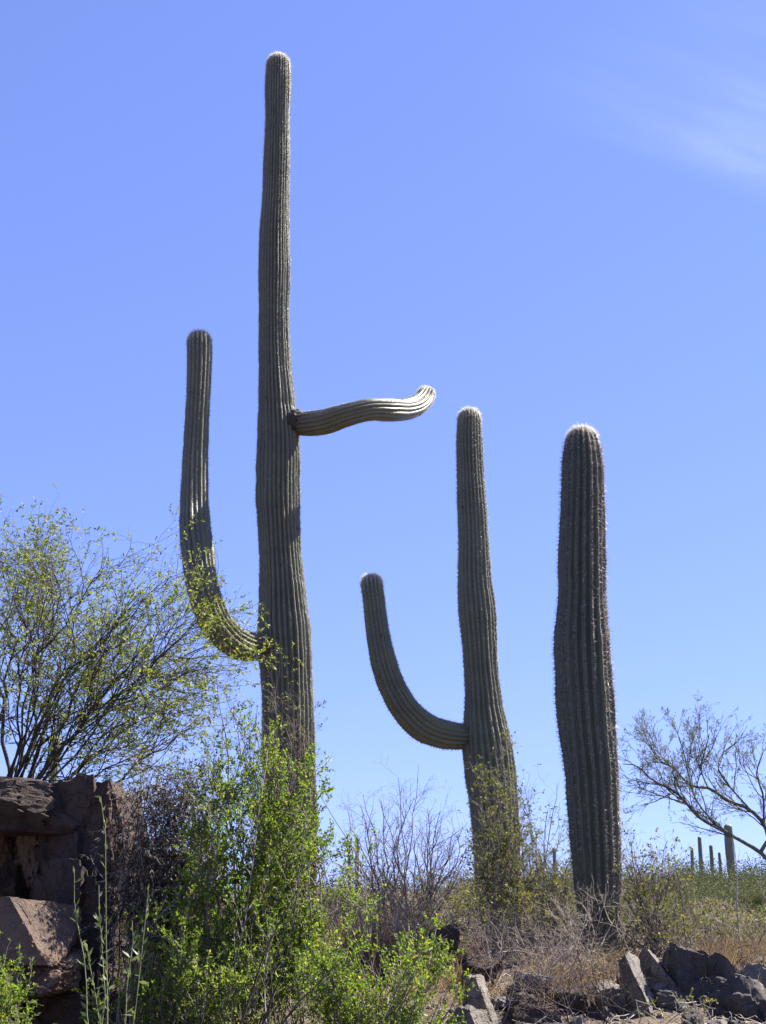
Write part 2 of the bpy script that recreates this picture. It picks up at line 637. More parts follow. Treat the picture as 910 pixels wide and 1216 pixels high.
    smesh = mesh_np('spines', np.vstack([SV, PV_]), None, np.vstack([ST, PT]), {'rnd': np.concatenate([np.repeat(rnd, 3), np.repeat(prnd, 5)])})
    return mesh, smesh


def px_path(rows, Y, dy=None):
    """rows of (px, py, width_px[, dY]) -> world points and radii"""
    pts, rad = [], []
    for row in rows:
        y = Y + (row[3] if len(row) > 3 else 0)
        pts.append(at(row[0], row[1], y))
        rad.append(row[2] * .5 * mpp(row[1], y))
    return pts, rad


def trunk_rows(edges, apex):
    rows = [((l + r) / 2, y, r - l) for y, l, r in edges]
    rows.sort(key=lambda q: -q[1])
    return rows + [(apex[0], apex[1], rows[-1][2])]


def add_limb(parent, origin, name, skin, spin, *a, **k):
    me, sm = limb(*a, **k)
    off = np.array(origin, np.float32)
    for m_ in (me, sm):
        co = np.empty(len(m_.vertices) * 3, np.float32)
        m_.vertices.foreach_get('co', co)
        m_.vertices.foreach_set('co', (co.reshape(-1, 3) - off).ravel())
        m_.update()
    o = link(name, me, M[skin], parent)
    sp_ = link('spines', sm, M[spin], o)
    tag(sp_, kind='stuff')
    return o


def to_ground(rows, Y, px_bottom, w):
    """append the hidden foot of a trunk down into the soil"""
    py = rows[0][1]
    while True:
        py += 12
        p = at(px_bottom, py, Y)
        if p[2] < ground(p[0], p[1]) - .12 or py > 1500:
            break
    return [(px_bottom, py, w)] + rows


# tall saguaro
Y1 = 14.0
e1 = [(67 + 13, 316.5, 345.2), (97, 315.3, 345.8), (136, 315.6, 344.6), (173, 314, 344.7), (225, 312, 343.6), (292, 307.9, 343.8),
      (340, 307.4, 344.2), (370, 308.2, 343), (433, 307.5, 346), (484, 306.6, 351.5), (522, 305.8, 356), (600, 305, 357),
      (640, 307.5, 358), (709, 308.9, 364), (744, 306.5, 369.2), (778, 308, 371.6), (825, 310.5, 373.5), (894, 311.5, 375), (955, 313, 376), (1040, 316, 376)]
rows = to_ground(trunk_rows(e1, (330, 66.5)), Y1, 347, 56)
p1, r1 = px_path(rows, Y1)
base1 = np.array((p1[0][0], p1[0][1], ground(p1[0][0], p1[0][1])))
s1 = empty('saguaro_cactus', base1)
tag(s1, 'tallest saguaro, a thin column with one raised arm and one sideways arm', 'cactus', 'saguaros standing on the rocky crest')
add_limb(s1, base1, 'trunk', 'cactus_old', 'spine_old', 11, p1, r1, 29, .19, .025, 6, .030, .026, 7, ([0, 1.2, 2.6, 20], [.85, .55, .1, 0]), .25)
larm = [(318, 768, 28, -.05), (306, 768, 33, -.16), (287, 765.5, 36, -.40), (270, 755, 37, -.60), (256, 738, 38, -.75), (246, 715, 38, -.82), (239, 690, 37, -.83),
        (235, 660, 38, -.77), (232, 630, 37.5, -.68), (231.5, 600, 34, -.58), (232, 550, 30.5, -.49), (234, 500, 29, -.45), (236, 460, 28.5, -.44), (237, 420, 29.5, -.44), (236.5, 393.5, 29, -.44)]
pa, ra = px_path(larm, Y1)
a_ = add_limb(s1, base1, 'arm', 'cactus_old', 'spine_old', 12, pa, ra, 18, .21, .016, 6, .028, .026, 7, ([0, .25, .6, 20], [.8, .5, .1, 0]), .2, ref=(0, -1, .1))
tag(a_, 'arm that curves up into a tall column')
rarm = [(338, 505, 20, -.02), (357, 504, 26, -.08), (372, 502.5, 29, -.17), (386, 500.5, 29, -.25), (411, 492.5, 27, -.35), (436, 486.5, 26, -.32), (460, 486.5, 28, -.12), (482, 486, 25, .25),
        (497, 480, 23, .52), (505, 471, 21, .66), (508, 463, 19, .72)]
pa, ra = px_path(rarm, Y1)
a_ = add_limb(s1, base1, 'arm', 'cactus_old', 'spine_old', 13, pa, ra, 16, .19, .012, 6, .024, .020, 6, ([0, .25, .5, 20], [1, .8, .1, 0]), .2, ref=(0, 0, 1), dome=.7, dense_top=.5)
tag(a_, 'sideways arm that sags level and curls up at its pale tip')
# corky collar where the sideways arm leaves the trunk
rngc = np.random.default_rng(5)


def collar(parent, origin, path_rows, Y, seed):
    pc, rc = px_path(path_rows, Y)
    P, r, s = resample(pc, rc, .008)
    T, N, B = frames(P, (0, 0, 1))
    n = 40
    th = np.arange(n) / n * 2 * np.pi
    V = []
    for k in range(len(P)):
        for a in th:
            dvec = math.cos(a) * N[k] + math.sin(a) * B[k]
            q = P[k] + dvec * r[k]
            f = 1 + .22 * mnoise.fractal(Vector(q * 22 + seed), .8, 2, 4)
            V.append(P[k] + dvec * r[k] * f - np.array(origin))
    ii = np.arange(len(P) * n).reshape(len(P), n)
    jj = np.roll(ii, -1, axis=1)
    Q = np.stack([ii[:-1], jj[:-1], jj[1:], ii[1:]], -1).reshape(-1, 4)
    m_ = mesh_np('collar', np.array(V), Q, None, None, smooth=True)
    return link('scar_collar', m_, M['cork_dark'], parent)


tag(collar(s1, base1, [(344, 502, 22, -.03), (350, 502, 31, -.06), (355, 502, 29, -.08), (361, 502.5, 22, -.11)], Y1, 3), 'dark wrinkled corky collar at the root of the sideways arm')

# middle saguaro
Y2 = 14.2
e2 = [(496, 543.6, 571.2), (516, 542.4, 572), (558, 543, 573.7), (593, 543, 577), (646, 544, 581), (698, 543.2, 584.5), (716, 543.8, 587.2), (769, 548, 591), (797, 550, 592.2),
      (820, 551.5, 595), (848, 551, 599), (870, 550, 604.5), (915, 553, 612), (943, 557, 614.5), (970, 560, 616), (1010, 562, 617.5), (1060, 564, 618)]
rows = to_ground(trunk_rows(e2, (557, 485.5)), Y2, 591, 52)
p2, r2 = px_path(rows, Y2)
base2 = np.array((p2[0][0], p2[0][1], ground(p2[0][0], p2[0][1])))
s2 = empty('saguaro_cactus', base2)
tag(s2, 'slightly leaning saguaro with a single upcurved arm on one side', 'cactus', 'saguaros standing on the rocky crest')
add_limb(s2, base2, 'trunk', 'cactus_mid', 'spine_old', 21, p2, r2, 23, .19, .018, 6, .028, .028, 7, ([0, .6, 1.4, 20], [.8, .5, .1, 0]), .22)
arm2 = [(566, 874, 26, 0), (549, 874.5, 31, -.04), (527, 872, 35, -.12), (505, 864, 36, -.2), (484, 845, 34, -.27), (467, 817, 32, -.31), (456, 785, 30, -.33), (449, 751, 27.5, -.33), (444.5, 716, 25.5, -.33), (442, 697, 25, -.33), (441, 681.5, 25, -.33)]
pa, ra = px_path(arm2, Y2)
a_ = add_limb(s2, base2, 'arm', 'cactus_mid', 'spine_old', 22, pa, ra, 17, .21, .014, 6, .026, .028, 7, ([0, .15, .4, 20], [.7, .3, .05, 0]), .2, ref=(0, -1, .1))

# thick single column
Y3 = 11.8
e3 = [(527, 670.6, 712.7), (554, 668.5, 716.5), (592, 667, 718), (643, 665, 719), (681, 664, 719.6), (707, 664.5, 720), (732, 661.7, 722), (770, 658.3, 725.5), (800, 659.5, 727),
      (830, 661.5, 729), (869, 665, 731), (913, 671, 735), (958, 675, 737), (1003, 679, 738.5), (1047, 683, 738), (1090, 688, 737), (1120, 692, 736)]
rows = to_ground(trunk_rows(e3, (691, 507)), Y3, 715, 42)
p3, r3 = px_path(rows, Y3)
base3 = np.array((p3[0][0], p3[0][1], ground(p3[0][0], p3[0][1])))
s3 = empty('saguaro_cactus', base3)
tag(s3, 'thick dark armless saguaro column bristling with long spines', 'cactus', 'saguaros standing on the rocky crest')
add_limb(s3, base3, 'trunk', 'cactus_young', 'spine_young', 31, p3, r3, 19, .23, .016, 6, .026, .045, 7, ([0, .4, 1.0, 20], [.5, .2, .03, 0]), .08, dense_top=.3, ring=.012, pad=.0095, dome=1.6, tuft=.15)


# ------------------------------------------------------------------ rocks
def ico(sub):
    import bmesh
    bm = bmesh.new()
    bmesh.ops.create_icosphere(bm, subdivisions=sub, radius=1)
    V = np.array([v_.co[:] for v_ in bm.verts])
    F = np.array([[v_.index for v_ in f.verts] for f in bm.faces])
    bm.free()
    return V, F


ICO = {k: ico(k) for k in (4, 5, 6)}


def rock(name, label, mat, box, Y, depth, seed, sub=5, planes=None, nrand=9, rot=0., rough=.06, tilt=0., group='rocks of the outcrop', cubic=.55, strat=0.):
    """box = pixel extent (xl, xr, yt, yb) at distance Y; depth in metres"""
    rng = np.random.default_rng(seed)
    V, F = ICO[sub]
    V = V.copy()
    # cube-ish start
    V = V / (np.max(np.abs(V), 1)[:, None] * cubic + (1 - cubic))
    pl = list(planes or [])
    for _ in range(nrand):
        n = rng.normal(0, 1, 3)
        n /= np.linalg.norm(n)
        pl.append((n, rng.uniform(.62, .92)))
    for _ in range(2):
        for n, d in pl:
            n = np.array(n, float)
            n /= np.linalg.norm(n)
            ex = np.clip(V @ n - d, 0, None)
            V = V - ex[:, None] * n * .96
    # normalise to the box
    lo, hi_ = V.min(0), V.max(0)
    V = (V - (lo + hi_) / 2) / ((hi_ - lo) / 2)
    xl, xr, yt, yb = box
    sc = mpp((yt + yb) / 2, Y)
    hw, hh = (xr - xl) / 2 * sc, (yb - yt) / 2 * sc
    ctr = at((xl + xr) / 2, (yt + yb) / 2, Y)
    c_, s_ = math.cos(rot), math.sin(rot)
    V = V * np.array((hw, depth / 2, hh))
    V = np.stack([V[:, 0] * c_ - V[:, 1] * s_, V[:, 0] * s_ + V[:, 1] * c_, V[:, 2]], 1)
    c_, s_ = math.cos(tilt), math.sin(tilt)
    V = np.stack([V[:, 0] * c_ - V[:, 2] * s_, V[:, 1], V[:, 0] * s_ + V[:, 2] * c_], 1)
    size = (hw * hh * depth) ** (1 / 3)
    off = seed * 3.7
    out = np.empty_like(V)
    for i, q in enumerate(V):
        qv = Vector(q / size)
        n = Vector(q).normalized()
        d = mnoise.fractal(qv * 1.6 + Vector((off, 0, 0)), .9, 2.1, 5) * rough * size
        for fq, am in ((1.5, .20), (3.6, .10), (8.5, .045)):
            vp = qv * fq + Vector((0, off, fq)) + .25 * mnoise.noise_vector(qv * fq * 1.3)
            vd, vq = mnoise.voronoi(vp)
            cvr = mnoise.cell_vector(vq[0] * 31.7)
            d += (cvr.dot(vp - vq[0]) * 1.1 + (cvr.x - .5) * .5) * am * size * rough / .06 * .55
        d += mnoise.fractal(qv * 14 + Vector((off, 2, 0)), .8, 2.2, 3) * .006 * size
        if strat:
            d += strat * size * (abs(math.sin((q[0] * 1.0 + .25 * mnoise.noise(qv * 2)) * 16 / max(size, .1))) - .5)
        out[i] = q + np.array(n) * d
    m_ = mesh_np(name, out, None, F, smooth=True)
    try:
        m_.set_sharp_from_angle(angle=R(38))
    except Exception:
        pass
    o = link(name, m_, M[mat], None, ctr)
    tag(o, label, 'rock', group)
    return o


GL = 'boulders of the left outcrop'
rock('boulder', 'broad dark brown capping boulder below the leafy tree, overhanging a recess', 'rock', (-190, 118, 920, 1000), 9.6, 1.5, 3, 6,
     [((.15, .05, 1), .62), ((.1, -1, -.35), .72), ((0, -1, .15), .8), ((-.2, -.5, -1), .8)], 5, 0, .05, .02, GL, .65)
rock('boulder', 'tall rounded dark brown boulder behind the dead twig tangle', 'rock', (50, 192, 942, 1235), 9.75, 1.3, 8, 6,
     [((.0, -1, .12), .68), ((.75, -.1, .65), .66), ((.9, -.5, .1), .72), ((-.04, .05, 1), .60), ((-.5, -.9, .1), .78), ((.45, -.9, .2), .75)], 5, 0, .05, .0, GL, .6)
for k, (xl, xr, yt, yb, Y, sd, mt, lb) in enumerate([
        (-30, 16, 955, 1085, 9.75, 41, 'rock_warm', 'rusty upright rock slab in the recess under the capping boulder, beside the white-edged block'),
        (6, 42, 962, 1090, 9.85, 42, 'rock', 'dark upright splinter of rock deep in the recess below the capping boulder'),
        (30, 72, 957, 1092, 9.72, 43, 'rock_warm', 'orange-brown upright rock column against the tall rounded boulder')]):
    rock('boulder', lb, mt, (xl, xr, yt, yb), Y, .5, sd, 5, [((0, -1, 0), .6), ((.7, -.7, 0), .7)], 5, 0, .09, .02 * k, GL, .7)
rock('boulder', 'blocky pinkish boulder with one brightly sunlit end face', 'rock_warm', (-60, 86, 1068, 1142), 8.6, .62, 15, 6,
     [((-.1, -1, .0), .5), ((.82, -.42, .38), .58), ((0, .05, 1), .7)], 2, R(0), .014, R(-3), GL, .9)
rock('boulder', 'splintery weathered rock ledge under the blocky sunlit boulder', 'rock_warm', (-30, 102, 1124, 1182), 8.65, .7, 18, 6,
     [((0.1, -1, .3), .6), ((.75, -.6, .3), .72)], 5, 0, .07, R(7), GL, .7, .05)
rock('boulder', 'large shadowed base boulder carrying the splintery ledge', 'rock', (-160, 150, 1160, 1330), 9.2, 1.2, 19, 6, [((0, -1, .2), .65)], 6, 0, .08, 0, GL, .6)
GR = 'rocks along the sunny crest'
rr_list = [
    ('grey slab standing on edge, with a narrow sunlit face, beside the thick saguaro foot', 'rock_grey', (742, 784, 1132, 1262), 10.2, .5, 51, [((.74, -.36, .57), .42), ((-.25, -1, .0), .55)], R(-8), R(9)),
    ('pale grey wedge of rock with a broad sunlit face, behind the upright slab', 'rock_grey', (768, 810, 1126, 1200), 10.5, .5, 52, [((.70, -.42, .58), .36), ((-.6, -.8, .0), .55)], R(4), R(12)),
    ('large blocky dark boulder with a flat top beside the pale wedge', 'rock_dark', (786, 836, 1126, 1250), 10.5, .6, 53, [((0, -1, .15), .6), ((.1, 0, 1), .62), ((-.8, -.6, .1), .7)], 0, R(2)),
    ('dark cracked grey rock standing behind the low dark grey rock', 'rock_dark', (826, 872, 1134, 1250), 10.6, .6, 65, [((0, -1, .1), .6), ((.3, 0, 1), .6), ((.8, -.4, .5), .7)], R(12), R(-5)),
    ('low dark grey rock tucked against the blocky boulder end', 'rock_dark', (846, 912, 1162, 1250), 10.2, .8, 54, [((0, -1, .3), .6), ((.1, 0, 1), .6)], R(10), 0),
    ('broad dark rock half buried at the far end of the crest', 'rock_grey', (880, 960, 1150, 1250), 10.6, .8, 55, [((0, -1, .3), .6)], R(20), 0),
    ('squarish pale rock with a sunlit side beside the low green bush', 'rock_grey', (551, 588, 1160, 1226), 9.5, .35, 56, [((-.1, -1, .0), .55), ((.78, -.36, .5), .5), ((0, 0, 1), .7)], R(-6), R(4)),
    ('pale weathered rock under the squarish rock', 'rock_grey', (540, 592, 1194, 1260), 9.3, .5, 57, [((.5, -.8, .4), .6)], R(12), 0),
    ('dark round rock in the shade above the low green bush', 'rock', (505, 545, 1098, 1132), 11.2, .4, 58, [], 0, 0),
    ('small dark rock on the slope behind the squarish pale rock', 'rock', (552, 590, 1136, 1165), 10.6, .4, 59, [], R(14), 0),
    ('flat grey stone in dry grass between squarish rock and upright slab', 'rock_grey', (612, 652, 1158, 1180), 10.3, .4, 60, [((0, 0, 1), .4)], R(5), R(-8)),
    ('dark angular rock low on the slope under the flat grey stone', 'rock', (600, 660, 1184, 1230), 9.9, .5, 61, [((0, -1, .3), .6)], R(9), 0),
    ('brownish rock lying against the upright slab', 'rock_grey', (694, 745, 1166, 1225), 10.3, .5, 62, [((-.3, -1, .3), .6)], R(-12), R(-6)),
    ('rounded dark rock between the brownish rock and the flat stone', 'rock', (655, 700, 1176, 1225), 10.2, .5, 63, [], 0, 0),
    ('small pale chunk on top of the crest beside the blocky boulder', 'rock_grey', (862, 890, 1146, 1172), 10.9, .3, 64, [((.7, -.4, .6), .4)], 0, R(-10)),
]
for lb, mt, bx, Y, dp, sd, pl, ro, ti in rr_list:
    rock('rock', lb, mt, bx, Y, dp, sd, 5, pl, 7, ro, .05, ti, GR, .65)
rngr = random.Random(12)
for k in range(34):
    px = 545 + k * 11.3 + rngr.uniform(-9, 9)
    Y = rngr.choice((9.3, 9.6, 9.9, 10.2, 10.5)) + rngr.uniform(-.1, .1)
    w = rngr.uniform(16, 40)
    p_ = at(px, 1180, Y)
    gz_ = ground(p_[0], Y)
    yb_ = CY + FPX * math.tan(PITCH - math.atan2(gz_ - EYE, Y))
    h = w * rngr.uniform(.5, .95)
    near = ('beside the squarish pale rock' if px < 620 else 'below the flat grey stone' if px < 690 else 'under the upright slab' if px < 800 else 'at the foot of the large blocky boulder')
    rock('rock', ('dark angular rubble stone ' if k % 4 else 'pale angular rubble stone ') + near, 'rock_grey' if k % 4 == 0 else 'rock_dark', (px - w / 2, px + w / 2, yb_ - h * .8, yb_ + h * .35), Y, w * .006, 600 + k, 4,
         [((0.2, -1, .3), .6), ((.74, -.36, .57), .5)], 8, rngr.uniform(-.6, .6), .07, rngr.uniform(-.5, .5), 'rubble stones on the slope', .6)
# loose cobbles on the slope, each its own rock
rngk = random.Random(77)
cob = []
for k in range(30):
    px = rngk.uniform(540, 930)
    Y = rngk.uniform(9.3, 11.4)
    x = at(px, 1150, Y)[0]
    z = ground(x, Y)
    cob.append((x, Y, z, rngk.uniform(.04, .11)))
protos = []
for k in range(6):
    o = rock('rock', 'small angular loose stone on the dry slope among the rocks', 'rock_grey' if k % 2 else 'rock', (0, 20, 0, 14), 10, .12, 90 + k, 4, [], 9, 0, .07, 0, 'loose stones on the slope', .4)
    protos.append(o)
for k, (x, y, z, s_) in enumerate(cob):
    o = protos[k] if k < 6 else protos[k % 6].copy()
    if k >= 6:
        col.objects.link(o)
    o.location = (x, y, z + s_ * .12)
    o.scale = (s_ / .065,) * 3
    o.rotation_euler = (rngk.uniform(-.4, .4), rngk.uniform(-.4, .4), rngk.uniform(0, 6))


# ------------------------------------------------------------------ plants
class MB:
    def __init__(self):
        self.V, self.Q, self.T, self.A, self.n = [], [], [], [], 0

    def tube(self, pts, rad, sides=4):
        P = np.asarray(pts, float)
        r = np.asarray(rad, float)
        k = len(P)
        T = np.gradient(P, axis=0)
        T /= np.linalg.norm(T, axis=1)[:, None] + 1e-9
        ref = np.array((.31, .27, .91)) if abs(T[0][2]) < .8 else np.array((.91, .31, .2))
        N = ref - T * (T @ ref)[:, None]
        N /= np.linalg.norm(N, axis=1)[:, None]
        B = np.cross(T, N)
        a = np.arange(sides) / sides * 2 * np.pi
        V = P[:, None] + r[:, None, None] * (np.cos(a)[None, :, None] * N[:, None] + np.sin(a)[None, :, None] * B[:, None])
        ii = np.arange(k * sides).reshape(k, sides) + self.n
        jj = np.roll(ii, -1, 1)
        self.Q.append(np.stack([ii[:-1], jj[:-1], jj[1:], ii[1:]], -1).reshape(-1, 4))
        self.V.append(V.reshape(-1, 3))
        self.n += k * sides

    def leaves(self, base, d, L, W, rng, fold=.25, rnd=None):
        """diamond leaves: base points, directions, lengths, widths"""
        n = len(base)
        if not n:
            return
        d = d / (np.linalg.norm(d, axis=1)[:, None] + 1e-9)
        s = np.cross(d, rng.normal(0, 1, (n, 3)))
        s /= np.linalg.norm(s, axis=1)[:, None] + 1e-9
        u = np.cross(s, d)
        L, W = L[:, None], W[:, None]
        mid = base + d * L * .45
        V = np.stack([base, mid + s * W * .5 + u * W * fold, base + d * L, mid - s * W * .5 + u * W * fold], 1)
        i = np.arange(n)[:, None] * 4 + self.n
        self.Q.append(np.concatenate([i, i + 1, i + 2, i + 3], 1))
        self.V.append(V.reshape(-1, 3))
        if rnd is None:
            rnd = rng.beta(2.2, 2.2, n)
        self.A.append(np.repeat(rnd, 4))
        self.n += n * 4

    def blades(self, base, d, L, W, droop, rng, rnd):
        """grass blades: three-segment tapering strips"""
        n = len(base)
        d = d / np.linalg.norm(d, axis=1)[:, None]
        s = np.cross(d, rng.normal(0, 1, (n, 3)))
        s /= np.linalg.norm(s, axis=1)[:, None]
        hor = d * np.array((1, 1, 0)) + rng.normal(0, .25, (n, 3)) * np.array((1, 1, 0))
        rows = []
        for t_, w_ in ((0, 1), (.45, .8), (.8, .5), (1, .12)):
            p = base + d * (L * t_)[:, None] + (hor * .8 - np.array((0, 0, .55))) * (droop * L * t_ ** 2.2)[:, None]
            rows += [p - s * (W * w_ * .5)[:, None], p + s * (W * w_ * .5)[:, None]]
        V = np.stack(rows, 1)
        i = np.arange(n)[:, None] * 8 + self.n
        for k in range(3):
            self.Q.append(np.concatenate([i + 2 * k, i + 2 * k + 1, i + 2 * k + 3, i + 2 * k + 2], 1))
        self.V.append(V.reshape(-1, 3))
        self.A.append(np.repeat(rnd, 8))
        self.n += n * 8

    def build(self, name, mat, parent=None, origin=(0, 0, 0), smooth=False):
        if not self.V:
            return None
        V = np.vstack(self.V) - np.asarray(origin)
        at_ = {'rnd': np.concatenate(self.A)} if self.A else None
        return link(name, mesh_np(name, V, np.vstack(self.Q), None, at_, smooth), M[mat], parent, origin)


def unit(v_):
    v_ = np.asarray(v_, float)
    return v_ / (np.linalg.norm(v_) + 1e-9)


def walk(rng, p, d, L, n, wig, trop):
    pts = [np.array(p, float)]
    d = unit(d)
    st = L / n
    for k in range(n):
        d = unit(d + rng.normal(0, wig, 3) + np.array((0, 0, trop)))
        pts.append(pts[-1] + d * st)
    return np.array(pts)


def curve(rng, a, b, bow, n, wig):
    """a limb from a to b that bows by vector bow, with small kinks"""
    a, b = np.asarray(a, float), np.asarray(b, float)
    t_ = np.linspace(0, 1, n + 1)[:, None]
    L = np.linalg.norm(b - a)
    P = a + (b - a) * t_ + np.asarray(bow) * (4 * t_ * (1 - t_))
    J = rng.normal(0, wig * L, (n + 1, 3))
    J[0] = 0
    J = (J + np.roll(J, 1, 0)) / 2
    J[0] = 0
    return P + J * np.sqrt(t_)


def interp(P, t_):
    k = t_ * (len(P) - 1)
    i = min(int(k), len(P) - 2)
    f = k - i
    return P[i] * (1 - f) + P[i + 1] * f, unit(P[i + 1] - P[i])


def twigs(rng, P, r0, r1, specs, lvl, mb, anchors):
    if lvl >= len(specs):
        return
    sp_ = specs[lvl]
    L = np.linalg.norm(np.diff(P, axis=0), axis=1).sum()
    n = rng.poisson(sp_['per_m'] * L * (1 - sp_['t0'])) if lvl else max(1, int(sp_['per_m'] * L * (1 - sp_['t0'])))
    for _ in range(n):
        t_ = sp_['t0'] + (1 - sp_['t0']) * rng.random() ** sp_.get('pow', .9)
        p, d = interp(P, min(t_, .999))
        ax = unit(np.cross(d, rng.normal(0, 1, 3)))
        a = R(rng.uniform(*sp_['ang']))
        nd = d * math.cos(a) + ax * math.sin(a)
        l_ = rng.uniform(*sp_['len']) * (1.15 - .5 * t_)
        Q = walk(rng, p, nd, l_, sp_.get('seg', 4), sp_.get('wig', .18), sp_.get('trop', .06))
        rb = min((r0 + (r1 - r0) * t_) * .75, sp_['r'])
        mb.tube(Q, np.linspace(rb, max(rb * .4, .0009), len(Q)), sp_.get('sides', 3))
        if sp_.get('leaf', True) and lvl >= len(specs) - sp_.get('leaf_lv', 1):
            anchors.append(Q)
        twigs(rng, Q, rb, rb * .4, specs, lvl + 1, mb, anchors)


def leaf_from_anchors(rng, anchors, per, L, W, spread=.8, up=.15, clump=None, keep=1.0):
    base, d = [], []
    for Q in anchors:
        if rng.random() > keep:
            continue
        k = rng.poisson(per)
        for _ in range(k):
            p, t_ = interp(Q, min(.15 + .85 * rng.random() ** .7, .999))
            base.append(p + rng.normal(0, .003, 3))
            d.append(t_ * .7 + rng.normal(0, spread, 3) + np.array((0, 0, up)))
    if not base:
        return None
    base, d = np.array(base), np.array(d)
    return base, d, rng.uniform(*L, len(base)), rng.uniform(*W, len(base))


def leaf_tone(rng, p):
    """per-leaf tone: clumps differ, a few leaves are dry"""
    c_ = np.sin(p[:, 0] * 9 + 2 * np.sin(p[:, 2] * 6)) * np.sin(p[:, 1] * 8 + 1.3) * np.sin(p[:, 2] * 10 + 2 * np.sin(p[:, 0] * 5))
    t_ = .55 + .26 * c_ + rng.normal(0, .17, len(p))
    t_ = np.where(rng.random(len(p)) < .035, 1., np.clip(t_, 0, .93))
    return t_


def in_lobe(rng, lobes, Y):
    w = np.array([l[4] if len(l) > 4 else l[2] * l[3] for l in lobes], float)
    l = lobes[rng.choice(len(lobes), p=w / w.sum())]
    v_ = unit(rng.normal(0, 1, 3)) * rng.uniform(.55, 1) ** .6
    dep = l[5] if len(l) > 5 else l[2] * mpp(l[1], Y) * .9
    return at(l[0] + v_[0] * l[2], l[1] + v_[2] * l[3], Y + v_[1] * dep)


def shrub(name, label, cat, base_px, Y, lobes, nst, specs, bark, leaf, seed, per=3., L=(.015, .028), W=(.006, .012), r=.011, keep=1., bow=.06,
          wig=.02, spread=.8, up=.15, group=None, smooth=False, basespread=.16, extra=None):
    rng = np.random.default_rng(seed)
    b = at(base_px, 1100, Y)
    gz = ground(b[0], Y)
    origin = np.array((b[0], Y, gz))
    root = empty(name, origin)
    tag(root, label, cat, group)
    anchors = []
    targets = list(extra or [])
    for _ in range(nst):
        targets.append(in_lobe(rng, lobes, Y))
    for tg in targets:
        st = origin + np.array((rng.normal(0, basespread), rng.normal(0, basespread), 0))
        st[2] = ground(st[0], st[1]) - .04
        tg = np.array(tg)
        if tg[2] < st[2] + .08:
            tg[2] = st[2] + .08 + rng.random() * .1
        h = np.linalg.norm(tg - st)
        bw = np.array((rng.normal(0, .4), rng.normal(0, .4), rng.uniform(.2, 1))) * bow * h
        P = curve(rng, st, tg, bw, 9, wig)
        rr_ = r * rng.uniform(.6, 1.15)
        mb = MB()
        mb.tube(P, np.linspace(rr_, .0022, len(P)), 5)
        twigs(rng, P, rr_, .002, specs, 0, mb, anchors)
        mb.build('stem', bark, root, origin).location = (0, 0, 0)
    if leaf:
        lf = leaf_from_anchors(rng, anchors, per, L, W, spread, up, keep=keep)
        if lf:
            mb = MB()
            # clumps share a tone: leaves of one twig look alike
            tone = leaf_tone(rng, lf[0])
            mb.leaves(*lf, rng, rnd=tone)
            o = mb.build('foliage', leaf, root, origin)
            o.location = (0, 0, 0)
            tag(o, kind='stuff')
    return root


CREO = [dict(per_m=12, t0=.25, len=(.18, .42), ang=(18, 50), r=.004, trop=.10, wig=.14, seg=5, leaf_lv=9),
        dict(per_m=15, t0=.12, len=(.06, .17), ang=(25, 60), r=.002, trop=.06, wig=.16, seg=3)]
DRY = [dict(per_m=9, t0=.25, len=(.2, .5), ang=(20, 50), r=.0045, trop=.05, wig=.2, seg=6),
       dict(per_m=13, t0=.15, len=(.08, .22), ang=(30, 70), r=.0026, trop=.03, wig=.24, seg=4),
       dict(per_m=14, t0=.2, len=(.03, .10), ang=(30, 75), r=.0016, trop=.02, wig=.2, seg=2)]

# big creosote bush in front of the tall saguaro
shrub('creosote_bush', 'large bright green leafy bush in front of the tallest saguaro', 'bush', 300, 8.6,
      [(300, 920, 62, 48), (345, 975, 58, 65), (268, 990, 52, 58), (355, 1070, 55, 70), (285, 1080, 85, 85), (272, 908, 32, 32, 900), (320, 878, 36, 20, 900)], 62, CREO, 'bark_grey', 'creosote', 101,
      per=13, L=(.013, .029), W=(.008, .015), r=.007, group='green bushes in the foreground', bow=.13, basespread=.32, wig=.028)
shrub('creosote_bush', 'low spreading green bush at the foot of the slope, beside the squarish pale rock', 'bush', 455, 7.9,
      [(455, 1165, 85, 38), (395, 1185, 60, 40), (515, 1180, 38, 35), (420, 1130, 40, 25, 900)], 40, CREO, 'bark_grey', 'creosote', 102,
      per=11, L=(.013, .028), W=(.007, .015), r=.009, group='green bushes in the foreground')
shrub('creosote_bush', 'small green bush growing against the splintery rock ledge', 'bush', 12, 7.6,
      [(14, 1185, 42, 30), (-30, 1180, 40, 40)], 22, CREO, 'bark_grey', 'creosote', 103, per=11, L=(.013, .028), W=(.007, .015), r=.008, group='green bushes in the foreground')
shrub('creosote_bush', 'mid sized green bush below the dead twig tangle', 'bush', 205, 8.1,
      [(210, 1135, 60, 42), (165, 1180, 45, 38), (250, 1180, 60, 40)], 32, CREO, 'bark_grey', 'creosote', 104, per=11, L=(.013, .028), W=(.007, .015), r=.009, group='green bushes in the foreground')
# dark arched limb across the big bush
shrub('bare_shrub', 'dark arching bare limbs rising through the large green bush', 'shrub', 262, 7.7, [(330, 1120, 10, 10)], 0,
      [dict(per_m=7, t0=.3, len=(.15, .4), ang=(15, 45), r=.005, trop=.03, wig=.12, seg=5), dict(per_m=8, t0=.2, len=(.06, .15), ang=(25, 60), r=.002, seg=3)], 'bark_dark', 'creosote', 105,
      per=1.2, r=.012, bow=.05, extra=[at(345, 1108, 7.7), at(395, 1150, 7.6), at(318, 1120, 7.9), at(352, 1060, 7.8)], wig=.012)
